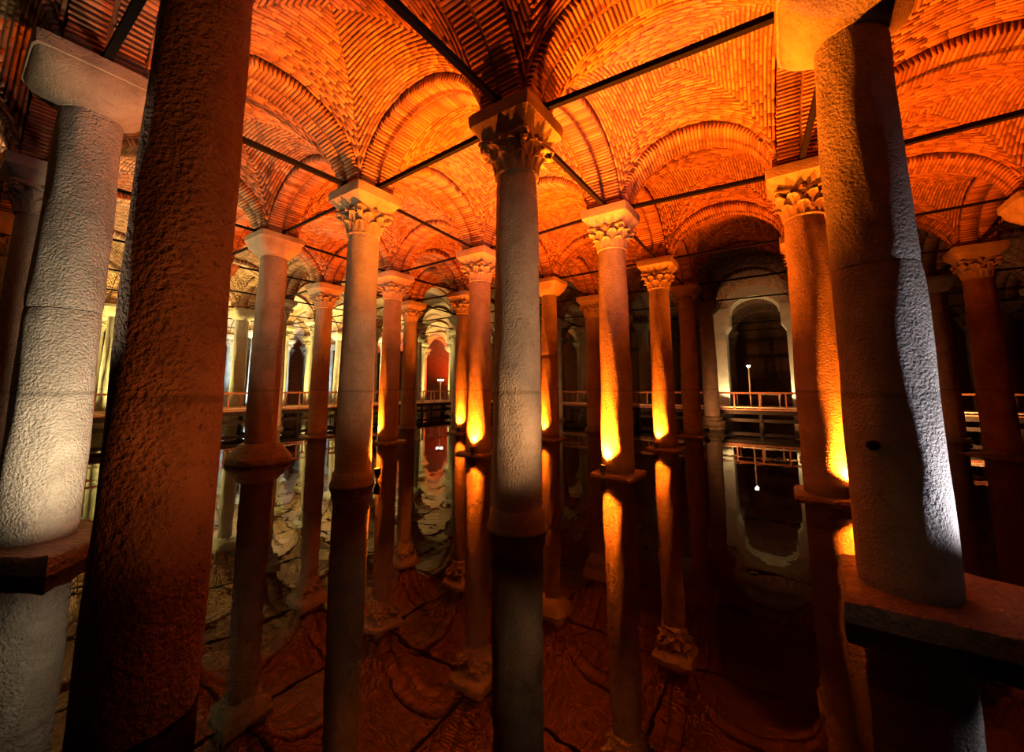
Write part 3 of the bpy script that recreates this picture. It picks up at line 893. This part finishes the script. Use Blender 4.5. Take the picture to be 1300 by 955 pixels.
# ------------------------------------------------------------------ walkway with railing
DECK = 1.0
def walkway(p, q, label, rails=(-1, 1)):
    p, q = np.array(p), np.array(q); d = q - p; L = np.hypot(*d)
    root = empty('walkway', (p[0], p[1], 0), math.atan2(d[1], d[0]))
    tag(root, label, 'walkway')
    hw = 0.85
    mb = MB(); mb.box((L / 2, 0, DECK - 0.03), (L / 2, hw, 0.03)); mb.build('deck', M['wood'], root)
    for s in (-1, 1):
        mb = MB(); mb.box((L / 2, s * (hw - 0.05), DECK - 0.17), (L / 2, 0.05, 0.11)); mb.build('deck_beam', M['wood_dark'], root)
        mb = MB(); mb.box((L / 2, s * hw, DECK + 0.90), (L / 2, 0.05, 0.045)); mb.build('handrail', M['wood'], root)
        mb = MB(); mb.box((L / 2, s * hw, DECK + 0.10), (L / 2, 0.03, 0.03)); mb.build('lower_rail', M['cream'], root)
    n = int(L / 1.22)
    post = MB(); post.box((0, 0, DECK + 0.43), (0.035, 0.035, 0.43)); post = post.mesh('post', M['wood'])
    leg = MB(); leg.box((0, 0, 0.15), (0.07, 0.07, 0.65)); leg = leg.mesh('support_leg', M['wood_dark'])
    brace = MB(); brace.box((0, 0, 0.32), (0.05, hw, 0.06)); brace = brace.mesh('cross_brace', M['wood_dark'])
    for k in range(n + 1):
        x = L * k / n
        for s in (-1, 1):
            mobj('post', post, root, (x, s * hw, 0))
            if k % 2 == 0: mobj('support_leg', leg, root, (x, s * (hw - 0.1), 0))
        if k % 2 == 0: mobj('cross_brace', brace, root, (x, 0, 0))
    mb = MB(); mb.box((L / 2, -hw + 0.1, 0.38), (L / 2, 0.025, 0.09)); mb.build('side_plank', M['wood_dark'], root)
    return root
cn = K0 - 4.5 * U + 4.5 * V
du, dv = U / np.hypot(*U), V / np.hypot(*V)
walkway(K0 - 4.5 * U - 2.2 * V, cn - dv * 0.85, 'timber walkway arm with red railing before the yellow lit hall')
walkway(cn - du * 0.85, K0 + 3.9 * U + 4.5 * V, 'timber walkway arm with red railing running to the cased pale arch')

# ------------------------------------------------------------------ lamps
hs = MB(); hs.lathe([(0.0, -0.16), (0.07, -0.15), (0.10, -0.08), (0.105, 0.06), (0.12, 0.07), (0.12, 0.09), (0.10, 0.095), (0.098, 0.07)], 20); HOUSING = hs.mesh('housing', M['housing'], True)
br = MB(); br.box((0, 0.125, -0.07), (0.018, 0.006, 0.11)); br.box((0, -0.125, -0.07), (0.018, 0.006, 0.11)); br.box((0, 0, -0.18), (0.03, 0.13, 0.008)); br.box((0, 0, -0.20), (0.06, 0.06, 0.012)); BRACKET = br.mesh('bracket', M['housing'])
LENS = {}
def lens_mesh(kind):
    if kind not in LENS:
        mb = MB(); mb.lathe([(0.095, 0.075), (0.08, 0.082), (0.04, 0.086), (0.005, 0.087)], 20)
        LENS[kind] = mb.mesh('lens', M[kind], True)
    return LENS[kind]

def floodlight(pos, aim, color, power, lens, label, size=110, blend=0.7, group=None, sc=0.75, stake=True):
    pos = Vector(pos); d = (Vector(aim) - pos).normalized()
    root = empty('floodlight', pos); root.scale = (sc, sc, sc)
    tag(root, label, 'floodlight', group)
    q = d.to_track_quat('Z', 'Y')
    for nm, me in (('housing', HOUSING), ('lens', lens_mesh(lens))):
        o = mobj(nm, me, root); o.rotation_mode = 'QUATERNION'; o.rotation_quaternion = q
    mobj('bracket', BRACKET, root)
    if stake and pos.z < 1:
        hl = (pos.z + 0.5) / sc / 2 - 0.1
        mb = MB(); mb.box((0, 0, -0.2 - hl), (0.025, 0.025, hl)); mb.build('stake', M['housing'], root)
    ld = bpy.data.lights.new('lamp_light', 'SPOT')
    ld.energy = power; ld.color = color; ld.spot_size = math.radians(size); ld.spot_blend = blend; ld.shadow_soft_size = 0.07
    lo = bpy.data.objects.new('lamp_light', ld); COL.objects.link(lo); lo.parent = root
    lo.location = d * 0.12
    lo.rotation_mode = 'QUATERNION'; lo.rotation_quaternion = d.to_track_quat('-Z', 'Y')
    return root

def column_lamp(ij, alpha, power, label, color=ORANGE, lens='lens_orange', dist=0.57, z=0.23, lean=0.13, size=108):
    plinth = COLS[ij].get('base') == 'plinth'
    if COLS[ij].get('base') == 'pedestal': dist = 0.98
    p = node(*ij); c = -p / np.hypot(*p); left = np.array([c[1], -c[0]])
    o = math.cos(math.radians(alpha)) * c + math.sin(math.radians(alpha)) * left
    pos = (p[0] + o[0] * dist, p[1] + o[1] * dist, z)
    aim = (pos[0] - o[0] * lean * 5, pos[1] - o[1] * lean * 5, z + 5)
    return floodlight(pos, aim, color, power, lens, label, size, stake=not plinth)

LAMPS = [
 ((0, 1), 42, 5200, 'orange floodlight at the foot of the broken capital column'),
 ((0, 2), 35, 2600, 'orange floodlight on the square plinth column'),
 ((-1, 1), 20, 2600, 'orange floodlight at the foot of the ornate flaring capital column'),
 ((-2, 1), 70, 2400, 'orange floodlight beside the edge lit column'),
 ((-2, 2), 20, 2000, 'orange floodlight at the slim half hidden column'),
 ((-1, 2), 50, 2200, 'orange floodlight under the smooth glowing cushion capital column'),
 ((1, 1), -50, 3800, 'orange floodlight by the half hidden gilded capital column'),
 ((1, 2), -10, 2400, 'orange floodlight by the squeezed narrow column'),
 ((-1, 0), -105, 1500, 'small red glowing floodlight beside the pale stained column'),
 ((-2, 0), -140, 1700, 'orange floodlight behind the faceted pedestal column'),
]
for ij, al, pw, lb in LAMPS:
    column_lamp(ij, al, pw, lb)
column_lamp((0, 0), -152, 7000, 'orange floodlight hidden behind the pale grey marble column', color=(1.0, 0.19, 0.006))

# white lamps on the visitors' side
floodlight((3.2, 2.45, 0.3), (0.1, 6.6, 2.9), (1.0, 0.56, 0.27), 480, 'lens_white', 'white floodlight near the water edge aimed at the pale grey column', 50, 0.9)
floodlight((3.55, 2.2, 0.3), (-3.67, 9.44, 2.6), (1.0, 0.42, 0.14), 700, 'lens_white', 'white floodlight near the water edge aimed at the pale stained column', 21, 0.7)
floodlight((0.75, 1.35, 0.3), (-2.5, 3.0, 3.6), (1.0, 0.26, 0.05), 120, 'lens_orange', 'orange floodlight near the water edge aimed at the dark brown column', 70, 0.9)
floodlight((5.65, 3.35, 0.3), (4.2, 4.4, 1.9), COOL, 360, 'lens_cool', 'cool white floodlight beside the broad slab of the huge column', 68, 0.8)
floodlight((-3.75, 4.7, 0.25), (-6.2, 5.6, 3.0), WHITE, 420, 'lens_white', 'white floodlight between the brown column and the drum column', 105, 0.8)
floodlight((-8.6, 3.9, 0.4), (-2.8, 2.85, 3.3), WHITE, 520, 'lens_white', 'added white floodlight out of view past the drum column raking the dark brown column', 17, 0.6)  # added out-of-view lamp, stands in for light spilling from the left hall

# added warm fill lamps, unseen behind the outer columns, brighten the timber railing
def rail_fill_lamp(ij, aim_ij, label, power=260):
    p = node(*ij); a = K0 + aim_ij[0] * U + aim_ij[1] * V
    d = (a - p) / np.hypot(*(a - p))
    floodlight((p[0] + d[0] * (1.0 if ij == (-2, 0) else 0.8), p[1] + d[1] * (1.0 if ij == (-2, 0) else 0.8), 0.25), (a[0], a[1], 1.5), (1.0, 0.38, 0.12), power, 'lens_white', label, 120, 0.6)
rail_fill_lamp((-3, 1), (-4.3, 1.2), 'added warm fill light behind the dim red column facing the railing')
rail_fill_lamp((-3, 2), (-4.3, 2.6), 'added warm fill light behind the banded capital column facing the railing')
rail_fill_lamp((-2, 0), (-4.3, -0.2), 'added warm fill light behind the faceted pedestal column facing the railing', 400)
rail_fill_lamp((-1, 3), (-1.2, 4.3), 'added warm fill light behind the dark unlit column facing the railing')
rail_fill_lamp((0, 4), (0.5, 4.35), 'added warm fill light behind the torus base column facing the railing', 160)
rail_fill_lamp((0, 3), (1.0, 4.3), 'added warm fill light behind the rust red column facing the railing')
rail_fill_lamp((2, 4), (2.4, 4.4), 'added warm fill light behind the low seam column facing the railing', 160)
for i_, w_ in ((0.2, 'torus base column side'), (0.83, 'gilded capital column side')):
    p_ = K0 + i_ * U + 4.70 * V; t_ = K0 + (i_ + (-0.08 if i_ < 0.5 else 0.08)) * U + 5 * V
    floodlight((p_[0], p_[1], 1.15), (t_[0], t_[1], 6), (1.0, 0.72, 0.32), 150, 'lens_white', 'warm floodlight at the foot of the cased arch pier, ' + w_, 110, 0.6)

# yellow and bluish lamps past the walkway
def gpos(i, j, z=0.2): 
    p = K0 + i * U + j * V
    return (p[0], p[1], z)
FARL = [((-5.6, 5.4), GREENISH, 3000, 'lens_green'), ((-5.5, 3.3), GREENISH, 3000, 'lens_green'), ((-6.5, 2.5), GREENISH, 3000, 'lens_green'), ((-5.6, 1.6), GREENISH, 3200, 'lens_green'),
        ((-5.6, 0.4), GREENISH, 3600, 'lens_green'), ((-6.5, -0.6), GREENISH, 4200, 'lens_green'), ((-3.45, -1.05), (1.0, 0.80, 0.40), 2400, 'lens_green'),
        ((-7.4, 3.5), BLUE, 2000, 'lens_cool'), ((-7.0, 1.5), BLUE, 2600, 'lens_cool'), ((-6.7, 6.6), RED, 5000, 'lens_orange')]
cnt = {}
for (i, j), c, pw, ln in FARL:
    p = gpos(i, j); cnt[ln] = cnt.get(ln, 0) + 1
    lb = {'lens_green': 'yellow floodlight in the hall behind the walkway, ', 'lens_cool': 'bluish floodlight in the hall behind the walkway, '}.get(ln)
    lb = lb + ORD[cnt[ln]] + ' from the walkway corner' if lb else 'red floodlight before the far brick wall'
    if (i, j) == (-3.45, -1.05): lb = 'strong yellow floodlight behind the amber column'
    floodlight(p, (p[0], p[1], 6), c, pw, ln, lb, 150, 0.5)

# lamp posts on the walkway
def lamp_post(x, y, z0, h, label, heads=1):
    root = empty('lamp_post', (x, y, z0))
    tag(root, label, 'lamp post')
    mb = MB(); mb.lathe([(0.09, 0), (0.09, 0.04), (0.045, 0.06), (0.04, h)], 14); mb.build('post', M['cream'], root, True)
    for k in range(heads):
        hx = (k - (heads - 1) / 2) * 0.36
        mb = MB(); mb.lathe([(0.02, h - 0.02), (0.14, h + 0.0), (0.15, h + 0.05), (0.10, h + 0.14), (0.02, h + 0.18)], 14, (hx, 0)); mb.build('lamp_head', M['housing'], root, True)
        mb = MB(); mb.lathe([(0.03, h - 0.10), (0.09, h - 0.07), (0.10, h - 0.03), (0.06, h + 0.01)], 14, (hx, 0)); mb.build('globe', M['globe'], root, True)
    if heads > 1:
        mb = MB(); mb.box((0, 0, h - 0.12), (0.2, 0.02, 0.02)); mb.build('cross_arm', M['cream'], root)
    return root
p = K0 + 0.42 * U + 4.52 * V; lamp_post(p[0], p[1], DECK, 2.5, 'slim pale lamp post on the walkway before the cased arch')
p = K0 - 4.3 * U + 4.1 * V; lamp_post(p[0] - 0.6, p[1], DECK, 1.9, 'twin headed lamp post at the walkway corner', 2)

# small bench on the walkway before the cased arch
p = K0 + 0.62 * U + 4.56 * V
bench = empty('bench', (p[0], p[1], DECK), ANG)
tag(bench, 'small pale bench on the walkway before the cased arch', 'bench')
mb = MB(); mb.box((0, 0, 0.80), (0.55, 0.2, 0.03)); mb.build('seat', M['cream'], bench)
for sx in (-1, 1):
    mb = MB(); mb.box((sx * 0.45, 0, 0.385), (0.035, 0.17, 0.385)); mb.build('leg', M['cream'], bench)
